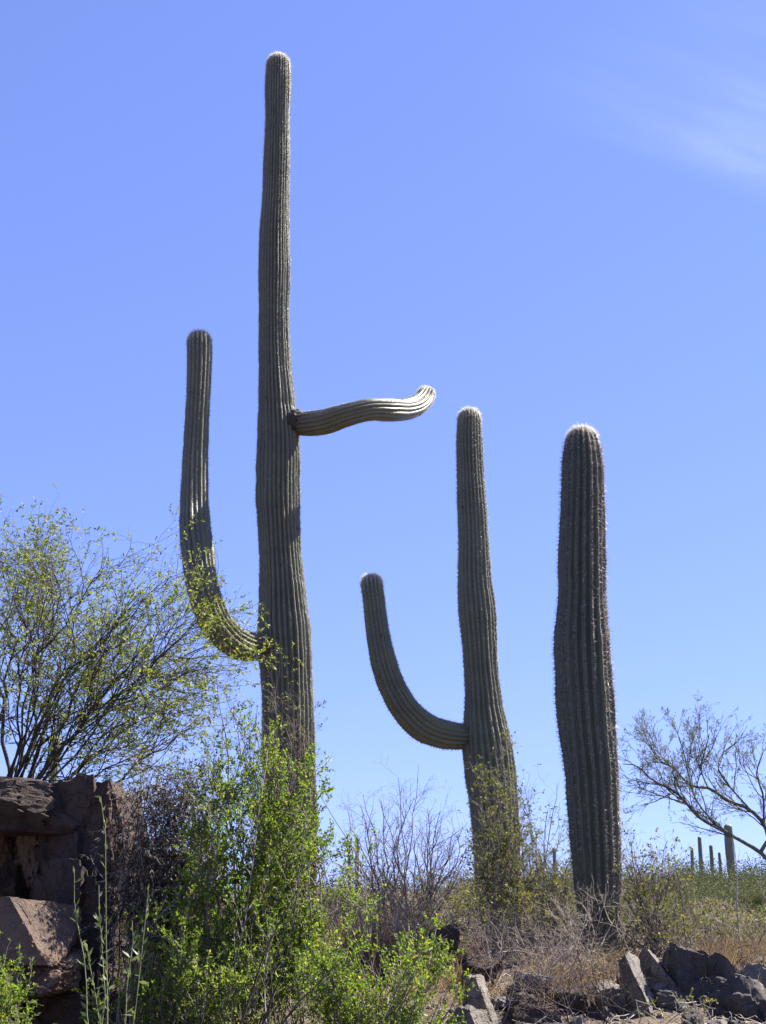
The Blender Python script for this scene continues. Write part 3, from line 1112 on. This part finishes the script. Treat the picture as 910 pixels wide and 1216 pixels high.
# slender shrub by the tall saguaro
shrub('thorny_shrub', 'slender open shrub half hiding the lower trunk of the tallest saguaro', 'shrub', 318, 12.6,
      [(285, 835, 34, 38), (335, 850, 30, 50), (345, 900, 26, 40), (270, 870, 35, 30)], 18, DRY, 'bark_purple', 'hackberry', 106, per=1.8, L=(.018, .034), W=(.009, .017), r=.013, keep=.8)
# grey bare shrub between tall and middle saguaro
shrub('bare_shrub', 'nearly leafless grey twiggy shrub between the two armed saguaros', 'shrub', 488, 11.9,
      [(440, 965, 32, 42), (480, 960, 35, 42), (525, 965, 35, 42), (500, 1020, 60, 40), (430, 1010, 30, 35)], 34, DRY, 'bark_purple', 'hackberry', 107, per=.5, L=(.014, .024), W=(.006, .01), r=.010, keep=.35, wig=.03)
# leafy shrubs round the saguaro feet
shrub('thorny_shrub', 'yellow green shrub climbing up in front of the middle saguaro', 'shrub', 605, 12.9,
      [(588, 915, 26, 36), (590, 965, 38, 50), (600, 1025, 50, 45), (572, 1060, 45, 40), (630, 1070, 40, 40)], 58, DRY, 'bark_grey', 'hackberry', 108, per=3.6, L=(.020, .040), W=(.011, .021), r=.008, keep=.95)
shrub('thorny_shrub', 'airy shrub with sparse yellowish leaves between middle and thick saguaro', 'shrub', 650, 12.6,
      [(645, 965, 30, 48), (655, 1020, 38, 40), (640, 1070, 40, 40), (670, 1060, 25, 40)], 32, DRY, 'bark_grey', 'hackberry', 109, per=2.4, L=(.018, .036), W=(.010, .019), r=.007, keep=.85)
shrub('thorny_shrub', 'olive twiggy shrub leaning against the far side of the thick saguaro', 'shrub', 768, 11.9,
      [(770, 1025, 40, 45), (795, 1060, 36, 36), (750, 1070, 40, 40), (735, 1000, 22, 30)], 36, DRY, 'bark_purple', 'hackberry', 110, per=2.6, L=(.018, .036), W=(.010, .019), r=.008, keep=.85)
shrub('bare_shrub', 'thin bare twigs in front of the thick saguaro foot', 'shrub', 705, 11.2,
      [(690, 1085, 45, 30), (730, 1070, 30, 35)], 6, DRY, 'bark_tan', 'hackberry', 111, per=.6, r=.006, keep=.4)
shrub('bare_shrub', 'dry reddish brush on the slope between squarish rock and thick saguaro', 'shrub', 640, 10.4,
      [(650, 1122, 50, 22), (700, 1130, 40, 20), (600, 1115, 40, 28)], 16, DRY, 'bark_tan', 'deadleaf', 112, per=.8, r=.005, keep=.5, basespread=.25)
shrub('bare_shrub', 'tan dead brush at the foot of the leafless grey shrub', 'shrub', 470, 11.0,
      [(450, 1075, 55, 35), (510, 1080, 45, 35), (400, 1085, 30, 35)], 26, DRY, 'bark_tan', 'deadleaf', 113, per=1.0, r=.005, keep=.6, basespread=.3)

# knee-high brush round the feet of the middle and thick saguaros
rgn = random.Random(71)
for k, (px, Yn, tp) in enumerate([(560, 12.0, 1052), (592, 11.6, 1068), (626, 12.1, 1050), (655, 11.5, 1070), (676, 12.3, 1040), (748, 12.3, 1052), (778, 11.5, 1070), (812, 12.2, 1062), (845, 11.8, 1085), (880, 12.2, 1082), (905, 11.7, 1096), (520, 11.7, 1062)]):
    wh = ('round the middle saguaro foot' if px < 640 else 'beside the thick saguaro foot' if px < 770 else 'behind the rocks of the crest')
    shrub('brush_shrub', ('tangled green brown brush ', 'tangled twiggy dull brush ')[k % 2] + wh, 'shrub', px, Yn, [(px, tp + 22, 30, 22), (px - 12, tp + 42, 34, 20), (px + 14, tp + 40, 32, 20)], 18, DRY[:2],
          ('bark_purple', 'bark_grey')[k % 2], ('hackberry', 'brushleaf')[k % 2], 700 + k, per=(3.8, 3.0)[k % 2], L=(.018, .036), W=(.009, .018), r=.006, group='brush at the saguaro feet', wig=.035, basespread=.18)
# low shrubs filling the crest behind and between the saguaros
rgf = random.Random(31)
for k in range(20):
    px = (385, 430, 465, 500, 535, 560, 600, 640, 665, 745, 775, 800, 825, 850, 880, 905, 340, 410, 690, 860)[k] + rgf.uniform(-8, 8)
    Yf = rgf.uniform(13.2, 16.5)
    top = rgf.uniform(1035, 1068) if px > 560 else rgf.uniform(1015, 1050)
    if px > 790:
        top = rgf.uniform(1075, 1100)
    lush = k % 4 != 1
    place = ('behind the large green bush' if px < 375 else 'behind the leafless grey shrub' if px < 520 else 'around the middle saguaro foot' if px < 620 else
             'behind the airy shrub' if px < 700 else 'behind the olive twiggy shrub' if px < 812 else 'below the leaning thinly twigged tree')
    shrub('desert_shrub', ('low olive green desert shrub ' if lush else 'low dry brown desert shrub ') + place, 'shrub', px, Yf,
          [(px, top + 26, 34, 26), (px + rgf.uniform(-20, 20), top + 45, 40, 25)], 17, DRY[:2], 'bark_purple' if k % 2 else 'bark_tan', 'hackberry' if lush else 'deadleaf', 400 + k,
          per=4.2 if lush else 2.2, L=(.022, .042), W=(.010, .020), r=.007, group='low shrubs on the crest', basespread=.15)

for k, (px, Yb, tp, lb) in enumerate([(615, 9.9, 1128, 'dry grey brush sprawling beside the squarish pale rock'), (668, 9.8, 1118, 'reddish dry brush bristling over the dark rounded rock'),
                                     (715, 9.9, 1122, 'tangled dry brush leaning on the upright slab'), (580, 10.8, 1090, 'tan dry brush in front of the middle saguaro foot'),
                                     (655, 11.0, 1096, 'pale dry brush between the middle and thick saguaro feet'), (880, 10.9, 1118, 'russet dry brush behind the low dark grey rock'),
                                     (835, 11.4, 1092, 'thin straw coloured brush behind the large blocky boulder')]):
    shrub('dry_brush', lb, 'dry shrub', px, Yb, [(px - 15, tp + 18, 26, 18), (px + 15, tp + 22, 26, 20), (px, tp + 45, 40, 20)], 11, DRY, ('bark_purple', 'bark_purple', 'bark_dark')[k % 3], 'deadleaf', 500 + k,
          per=.9, L=(.014, .03), W=(.005, .011), r=.0045, keep=.6, basespread=.14, wig=.03)

# dead drooping vine tangle over the boulder
rng = np.random.default_rng(120)
b0 = at(190, 1100, 9.0)
org = np.array((b0[0], 9.0, ground(b0[0], 9.0)))
tang = tag(empty('dead_vine_tangle', org), 'tangle of dead grey drooping twigs over the tall rounded boulder', 'dead shrub')
anchors = []
for k in range(95):
    tg = at(rng.uniform(148, 250) if k % 3 else rng.uniform(165, 245), rng.uniform(915, 1050) if k % 4 else rng.uniform(898, 950), rng.uniform(8.88, 9.2))
    st = org + np.array((rng.normal(.05, .18), rng.normal(0, .05), -.03))
    P = curve(rng, st, tg, (rng.normal(0, .08), -.05, rng.uniform(.02, .2)), 9, .03)
    mb = MB()
    mb.tube(P, np.linspace(.007, .002, len(P)), 4)
    twigs(rng, P, .006, .002, [dict(per_m=10, t0=.35, len=(.15, .4), ang=(30, 80), r=.0035, trop=-.16, wig=.2, seg=6, leaf_lv=9),
                               dict(per_m=14, t0=.15, len=(.06, .2), ang=(30, 80), r=.002, trop=-.2, wig=.22, seg=4)], 0, mb, anchors)
    mb.build('stem', ('bark_dark', 'bark_purple', 'bark_grey', 'bark_dark', 'bark_tan')[k % 5], tang, org).location = (0, 0, 0)
lf = leaf_from_anchors(rng, anchors, 4.0, (.02, .05), (.007, .014), .6, -.5)
mb = MB()
mb.leaves(*lf, rng)
o = mb.build('dead_leaves', 'deadvine', tang, org)
o.location = (0, 0, 0)
tag(o, kind='stuff')

# tall weed stalks with upright leaves
rng = np.random.default_rng(130)
b0 = at(138, 1200, 7.2)
org = np.array((b0[0], 7.2, ground(b0[0], 7.2)))
weed = tag(empty('weed_plant', org), 'tall pale green weed with upright stalks in front of the boulders', 'weed')
mb2 = MB()
for tx, ty in ((122, 948), (90, 1036), (116, 1050), (158, 1092), (176, 1060), (104, 1120)):
    P = curve(rng, org + np.array((rng.normal(0, .02), rng.normal(0, .02), -.03)), at(tx, ty, 7.2 + rng.normal(0, .1)), (rng.normal(0, .03), 0, .03), 10, .008)
    mb = MB()
    mb.tube(P, np.linspace(.0042, .0018, len(P)), 5)
    mb.build('stalk', 'stalk', weed, org).location = (0, 0, 0)
    n = 30
    bs, dd = [], []
    for _ in range(n):
        p, t_ = interp(P, min(.3 + .7 * rng.random(), .999))
        bs.append(p)
        dd.append(t_ * .8 + rng.normal(0, .6, 3) + np.array((0, 0, .3)))
    mb2.leaves(np.array(bs), np.array(dd), rng.uniform(.03, .07, n), rng.uniform(.010, .020, n), rng)
o = mb2.build('foliage', 'sage', weed, org)
o.location = (0, 0, 0)
tag(o, kind='stuff')

# ---- left tree
rng = np.random.default_rng(140)
TY = 11.2
b0 = at(-8, 960, TY)
org = np.array((b0[0], TY, ground(b0[0], TY)))
tree = tag(empty('acacia_tree', org), 'feathery green multi-limbed tree behind the boulders beside the tallest saguaro', 'tree')
fork = at(-6, 985, TY)
mb = MB()
P = curve(rng, org - np.array((0, 0, .15)), fork, (.06, 0, 0), 8, .015)
mb.tube(P, np.linspace(.11, .075, len(P)), 10)
mb.build('trunk', 'bark_dark', tree, org, True).location = (0, 0, 0)
TREE = [dict(per_m=7, t0=.2, len=(.5, 1.2), ang=(18, 48), r=.0058, trop=.01, wig=.15, seg=8, sides=4, pow=.75),
        dict(per_m=8, t0=.12, len=(.2, .55), ang=(20, 55), r=.0028, trop=-.01, wig=.17, seg=5),
        dict(per_m=11, t0=.1, len=(.08, .22), ang=(25, 60), r=.0015, trop=-.01, wig=.15, seg=3)]
ends = [(20, 650, .3), (70, 658, -.4), (120, 680, .2), (165, 703, -.3), (205, 738, .3), (252, 738, -.35), (240, 783, .4), (238, 810, -.5), (228, 860, .3), (180, 758, -.8), (120, 738, .9),
        (60, 708, -.9), (-40, 668, .4), (-70, 738, -.4), (10, 678, 1.0), (150, 818, -1.1), (190, 890, .0), (100, 830, 1.0), (-30, 758, .9), (205, 798, -.1), (90, 778, -.2),
        (45, 668, .8), (95, 713, .5), (140, 748, -.6), (30, 738, -.5), (215, 758, -.6), (170, 830, .7), (60, 818, -.9), (130, 870, -.4), (-60, 818, .2)]
anchors = []
for k, (ex, ey, ed) in enumerate(ends):
    tg = at(ex, ey, TY + ed)
    h = np.linalg.norm(tg - fork)
    P = curve(rng, fork + np.array((rng.normal(0, .10), rng.normal(0, .12), -.25 * rng.random())), tg, np.array((.03, 0, .13)) * h * rng.uniform(-.3, 1.8), 14, .032)
    r0 = .006 + .013 * rng.random() ** 2 + .0015 * h
    mb = MB()
    mb.tube(P, np.linspace(r0, .004, len(P)) ** 1.0, 6)
    twigs(rng, P, r0, .004, TREE, 0, mb, anchors)
    mb.build('limb', 'bark_dark', tree, org).location = (0, 0, 0)
lf = leaf_from_anchors(rng, anchors, 6.0, (.020, .044), (.009, .016), .75, -.02)
mb = MB()
mb.leaves(*lf, rng, rnd=leaf_tone(rng, lf[0]))
o = mb.build('crown', 'palo', tree, org)
o.location = (0, 0, 0)
tag(o, kind='stuff')

# ---- bare palo verde tree beyond the thick saguaro
rng = np.random.default_rng(150)
TY = 17.5
b0 = at(985, 1100, TY)
org = np.array((b0[0], TY, ground(b0[0], TY)))
pv = tag(empty('palo_verde_tree', org), 'leaning thinly twigged tree on the open hillside beyond the thick saguaro', 'tree')
mb = MB()
fork = at(935, 1055, TY)
P = curve(rng, org - np.array((0, 0, .15)), fork, (-.05, 0, -.05), 8, .015)
mb.tube(P, np.linspace(.11, .085, len(P)), 10)
mb.build('trunk', 'bark_green', pv, org, True).location = (0, 0, 0)
PV = [dict(per_m=9, t0=.2, len=(.3, .85), ang=(20, 55), r=.010, trop=.09, wig=.13, seg=7, sides=4),
      dict(per_m=11, t0=.12, len=(.15, .45), ang=(18, 50), r=.004, trop=.06, wig=.15, seg=5),
      dict(per_m=18, t0=.1, len=(.07, .22), ang=(18, 50), r=.002, trop=.03, wig=.12, seg=2)]
limbs = [[(935, 1055), (903, 1012), (880, 998), (857, 986), (830, 970), (802, 943), (775, 925), (755, 906), (740, 898)],
         [(935, 1055), (915, 1010), (905, 980), (890, 960), (866, 950), (840, 938), (822, 934), (800, 905), (780, 888), (772, 862)],
         [(857, 986), (840, 970), (826, 945), (818, 915), (812, 885), (806, 855)],
         [(890, 960), (870, 940), (852, 905), (858, 880), (875, 862)],
         [(905, 980), (905, 940), (898, 915), (905, 880)],
         [(830, 970), (822, 958), (800, 950), (778, 940), (760, 935)],
         [(903, 1012), (935, 960), (950, 910), (945, 870)],
         [(840, 938), (832, 905), (838, 870), (842, 850)]]
anchors = []
for k, lm in enumerate(limbs):
    off = rng.normal(0, .35)
    n = len(lm)
    P = np.array([at(x + rng.normal(0, 1.2), y + rng.normal(0, 1.2) + max(0, 930 - y) * .28, TY + off * (i / n) ** 1.2 * (0 if i == 0 else 1)) for i, (x, y) in enumerate(lm)])
    r0 = (.032, .034, .014, .014, .016, .012, .026, .011)[k]
    P2, rr_, _ = resample(P, np.linspace(r0, .006, n), .12)
    mb = MB()
    mb.tube(P2, rr_, 6)
    twigs(rng, P2, r0, .006, PV, 0, mb, anchors)
    mb.build('limb', 'bark_green', pv, org).location = (0, 0, 0)
lf = leaf_from_anchors(rng, anchors, 7, (.022, .05), (.005, .010), .55, .1)
mb = MB()
mb.leaves(*lf, rng)
o = mb.build('crown', 'hazeleaf', pv, org)
o.location = (0, 0, 0)
tag(o, kind='stuff')

# bare sticks right of the view
shrub('bare_shrub', 'long bare pale sticks rising below the leaning thinly twigged tree', 'shrub', 915, 11.6, [(900, 1050, 10, 10)], 0,
      [dict(per_m=2.5, t0=.4, len=(.1, .3), ang=(15, 45), r=.003, seg=4)], 'bark_tan', None, 151, r=.008,
      extra=[at(872, 990, 11.6), at(862, 1045, 11.7), at(885, 1010, 11.5), at(835, 1085, 11.5)], bow=.02)


# ------------------------------------------------------------------ dry grass (uncountable)
def grass(name, label, spots, mat, seed, hgt, n_per, spread, droop=.5):
    rng = np.random.default_rng(seed)
    B, D, Ls, Rn = [], [], [], []
    for (x, y, s_) in spots:
        k = int(n_per * s_ * rng.uniform(.6, 1.4))
        for _ in range(k):
            bx, by = x + rng.normal(0, spread * s_ * .35), y + rng.normal(0, spread * s_ * .35)
            B.append((bx, by, ground(bx, by) - .015))
            D.append((rng.normal(0, .38) + (bx - x) * 1.5, rng.normal(0, .38) + (by - y) * 1.5, 1))
            Ls.append(hgt * s_ * rng.uniform(.4, 1.2))
            Rn.append(np.clip(rng.normal(.5, .22), 0, 1))
    mb = MB()
    n = len(B)
    mb.blades(np.array(B), np.array(D), np.array(Ls), rng.uniform(.003, .0065, n), rng.uniform(.1, 1, n) * droop, rng, np.array(Rn))
    o = mb.build(name, mat, None, (0, 0, 0))
    tag(o, label, 'grass', kind='stuff')
    return o


rg = random.Random(4)


def spots(boxes):
    out = []
    for (x0, x1, y0, y1, n, s0, s1) in boxes:
        for _ in range(n):
            Y = rg.uniform(y0, y1)
            px = rg.uniform(x0, x1)
            out.append((at(px, 1130, Y)[0], Y, rg.uniform(s0, s1)))
    return out


grass('dry_grass', 'pale straw coloured dry grass over the slope and crest', spots([(520, 960, 10.2, 12.5, 80, .4, .9), (380, 560, 10.0, 12.5, 60, .5, 1.1), (640, 760, 10.7, 11.6, 20, .4, .7), (-100, 380, 9, 13, 50, .4, 1.)]), 'straw', 5, .26, 60, .22)
grass('russet_grass', 'russet upright dead grass tufts on the slope', spots([(400, 450, 11.0, 11.6, 12, 1.4, 2.1), (640, 730, 10.0, 11.0, 22, .6, 1.1), (850, 960, 10.8, 12, 26, .7, 1.2)]), 'redgrass', 6, .27, 80, .2, .25)
# litter of fallen twigs
rng = np.random.default_rng(9)
mb = MB()
for k in range(420):
    Y = rng.uniform(8.8, 12)
    x = at(rng.uniform(380, 940), 1130, Y)[0]
    a = rng.uniform(0, 6.28)
    l_ = rng.uniform(.08, .38)
    P = []
    q = np.array((x, Y))
    for i in range(5):
        P.append((q[0], q[1], ground(q[0], q[1]) + .015 + .05 * rng.random() * (i > 0)))
        a += rng.normal(0, .3)
        q = q + np.array((math.cos(a), math.sin(a))) * l_ / 4
    mb.tube(P, np.linspace(rng.uniform(.003, .006), .0015, 5), 3)
o = mb.build('fallen_twigs', 'bark_tan')
tag(o, 'litter of pale fallen twigs on the dry slope', 'twigs', kind='stuff')
# gravel
rng = np.random.default_rng(10)
V0, F0 = ico(1)
Vs, Fs, k = [], [], 0
for _ in range(1500):
    Y = rng.uniform(8.5, 12.5)
    x = at(rng.uniform(-60, 960), 1130, Y)[0]
    s_ = .008 + .03 * rng.random() ** 3
    q = V0 * rng.uniform(.6, 1.2, (len(V0), 1)) * s_ * rng.uniform(.6, 1.3, 3)
    Vs.append(q + np.array((x, Y, ground(x, Y) + s_ * .2)))
    Fs.append(F0 + k)
    k += len(V0)
o = link('gravel', mesh_np('gravel', np.vstack(Vs), None, np.vstack(Fs)), M['rock_grey'])
tag(o, 'small gravel scattered over the slope', 'gravel', kind='stuff')
# budding stems at the front of the slope
shrub('budding_weed', 'short dry stems with pale yellow buds in front of the upright slab', 'weed', 790, 8.9,
      [(790, 1190, 60, 14, 1, .15)], 14, [dict(per_m=9, t0=.45, len=(.04, .12), ang=(20, 50), r=.002, seg=3)], 'bark_tan', 'hackberry', 160, per=6, L=(.012, .022), W=(.008, .014), r=.004, basespread=.25)

# ------------------------------------------------------------------ hillside scrub and far saguaros
rng = np.random.default_rng(200)
mb = MB()
for k in range(1700):
    Y = 70 + 105 * rng.random()
    x = rng.uniform(.05, .34) * Y if k < 850 else rng.uniform(-.34, .36) * Y
    s_ = rng.uniform(.4, .95) * (.75 if Y < 32 else 1)
    if Y > 55 and rng.random() < .16:
        s_ = rng.uniform(1.2, 2.3)
    lsz0 = .014 + Y * .00085
    n = int(np.clip(1.0 * s_ * s_ / (lsz0 * lsz0), 40, 380))
    v_ = rng.normal(0, 1, (n, 3))
    v_ /= np.linalg.norm(v_, axis=1)[:, None]
    rad_ = rng.uniform(.2, 1, (n, 1)) ** .5
    lob = 1 + .3 * np.sin(v_[:, :1] * 5 + k) * np.sin(v_[:, 1:2] * 4 + 2 * k) + rng.normal(0, .08, (n, 1))
    p = v_ * rad_ * lob * np.array((s_, s_, s_ * .75))
    z = ground(x, Y)
    p = p + np.array((x, Y, z + s_ * .5))
    d = rng.normal(0, 1, (n, 3))
    lsz = rng.uniform(.6, 1.2, n) * lsz0
    mb.leaves(p, d, lsz * 1.2, lsz * .95, rng, rnd=np.clip(rng.normal(.2 + .5 * ((k * 37) % 100) / 100, .15, n), 0, 1))
o = mb.build('hillside_scrub', 'farleaf')
tag(o, 'green desert scrub covering the far hillside', 'scrub', kind='stuff')

# nearer bushes of the hillside, each its own (they share six shapes)
meshes = []
for v in range(6):
    mb = MB()
    n = 4800
    nl = rng.integers(4, 8)
    cen = np.stack([rng.normal(0, .45, nl), rng.normal(0, .45, nl), rng.uniform(.25, .75, nl)], 1)
    sz_ = rng.uniform(.3, .55, nl)
    kk = rng.integers(0, nl, n)
    v_ = rng.normal(0, 1, (n, 3))
    v_ /= np.linalg.norm(v_, axis=1)[:, None]
    p = cen[kk] + v_ * (rng.uniform(.15, 1, (n, 1)) ** .5) * sz_[kk][:, None] * (1 + rng.normal(0, .12, (n, 1)))
    p[:, 2] = np.abs(p[:, 2])
    d = rng.normal(0, 1, (n, 3)) + np.array((0, 0, .2))
    mb.leaves(p, d, rng.uniform(.03, .065, n), rng.uniform(.018, .035, n), rng, rnd=np.clip(rng.normal(.15 + .12 * v, .14, n), 0, 1))
    for _ in range(9):
        q = cen[rng.integers(0, nl)] + rng.normal(0, .12, 3)
        mb.tube(curve(rng, (rng.normal(0, .06), rng.normal(0, .06), -.1), q, (0, 0, .1), 5, .03), np.linspace(.02, .006, 6), 4)
        mb.A.append(np.zeros(24))
    meshes.append(mesh_np('hill_bush', np.vstack(mb.V), np.vstack(mb.Q), None, {'rnd': np.concatenate(mb.A)}))
nb = 0
while nb < 300:
    Y = 18.5 + 62 * rng.random() ** 1.1
    x = rng.uniform(.04, .34) * Y if nb < 205 else rng.uniform(-.33, .2) * Y
    o = link('hill_bush', meshes[nb % 6], M['farleaf'], None, (x, Y, ground(x, Y)))
    s_ = rng.uniform(.5, 1.15) * (.8 if Y < 26 else 1.1)
    o.scale = (s_ * rng.uniform(.9, 1.3), s_ * rng.uniform(.9, 1.3), s_ * rng.uniform(.7, 1.05))
    o.rotation_euler = (0, 0, rng.uniform(0, 6.28))
    tag(o, 'muted olive bush on the open hillside beyond the saguaros', 'bush', 'bushes on the hillside')
    nb += 1

far = [(869, 978, 1040, 10.5, 'stout pale distant saguaro directly below the leaning tree', None),
       (833, 993, 1032, 5, None, 1), (846, 1003, 1030, 4.5, None, 1), (822, 1006, 1034, 4, None, 1), (856, 1012, 1032, 3.5, None, 1),
       (660, 1006, 1040, 4.5, None, 2), (645, 1024, 1045, 4, None, 2), (424, 995, 1050, 5, 'lone distant saguaro showing through the leafless grey shrub', None),
       (416, 1003, 1050, 3.5, 'short distant stub of saguaro beside the lone one behind the leafless shrub', None), (58, 872, 1050, 11, 'pale green column of a saguaro behind the capping boulder', None)]
for k, (px, yt, yb, w, lb, grp) in enumerate(far):
    if px == 58:
        p = at(px, yb, 19.)
        Yf = 19.
    else:
        p = ground_hit(px, yb, 40.)
        Yf = float(p[1])
    gz = ground(p[0], Yf)
    top = at(px, yt, Yf)
    rad_ = w / 2 * mpp(yt, Yf)
    base = np.array((p[0], Yf, gz))
    n = 6
    x_top = p[0] + (np.random.default_rng(k).normal(0, .02)) * (top[2] - gz)
    pts = [np.array((p[0] + (x_top - p[0]) * i / n, Yf, gz - .3 + (top[2] - gz + .3) * i / n)) for i in range(n + 1)]
    rs = [rad_ * f for f in (.8, .85, .95, 1.02, 1.0, .95, .9)]
    root = empty('saguaro_cactus', base)
    if lb:
        tag(root, lb, 'cactus', 'distant saguaros')
    elif grp == 1:
        tag(root, 'small distant dark saguaro column on the hill crest near the leaning tree', 'cactus', 'distant saguaros on the hill crest')
    else:
        tag(root, 'tiny distant saguaro between the middle and the thick saguaro', 'cactus', 'distant saguaros between the big cacti')
    add_limb(root, base, 'trunk', 'cactus_far', 'spine_old', 300 + k, pts, rs, 14, .18, max(.05, rad_ * .3), 4, .12 if Yf > 30 else .05, .05, 4, ([0, 20], [.1, .1]), .1, dense_top=.2)
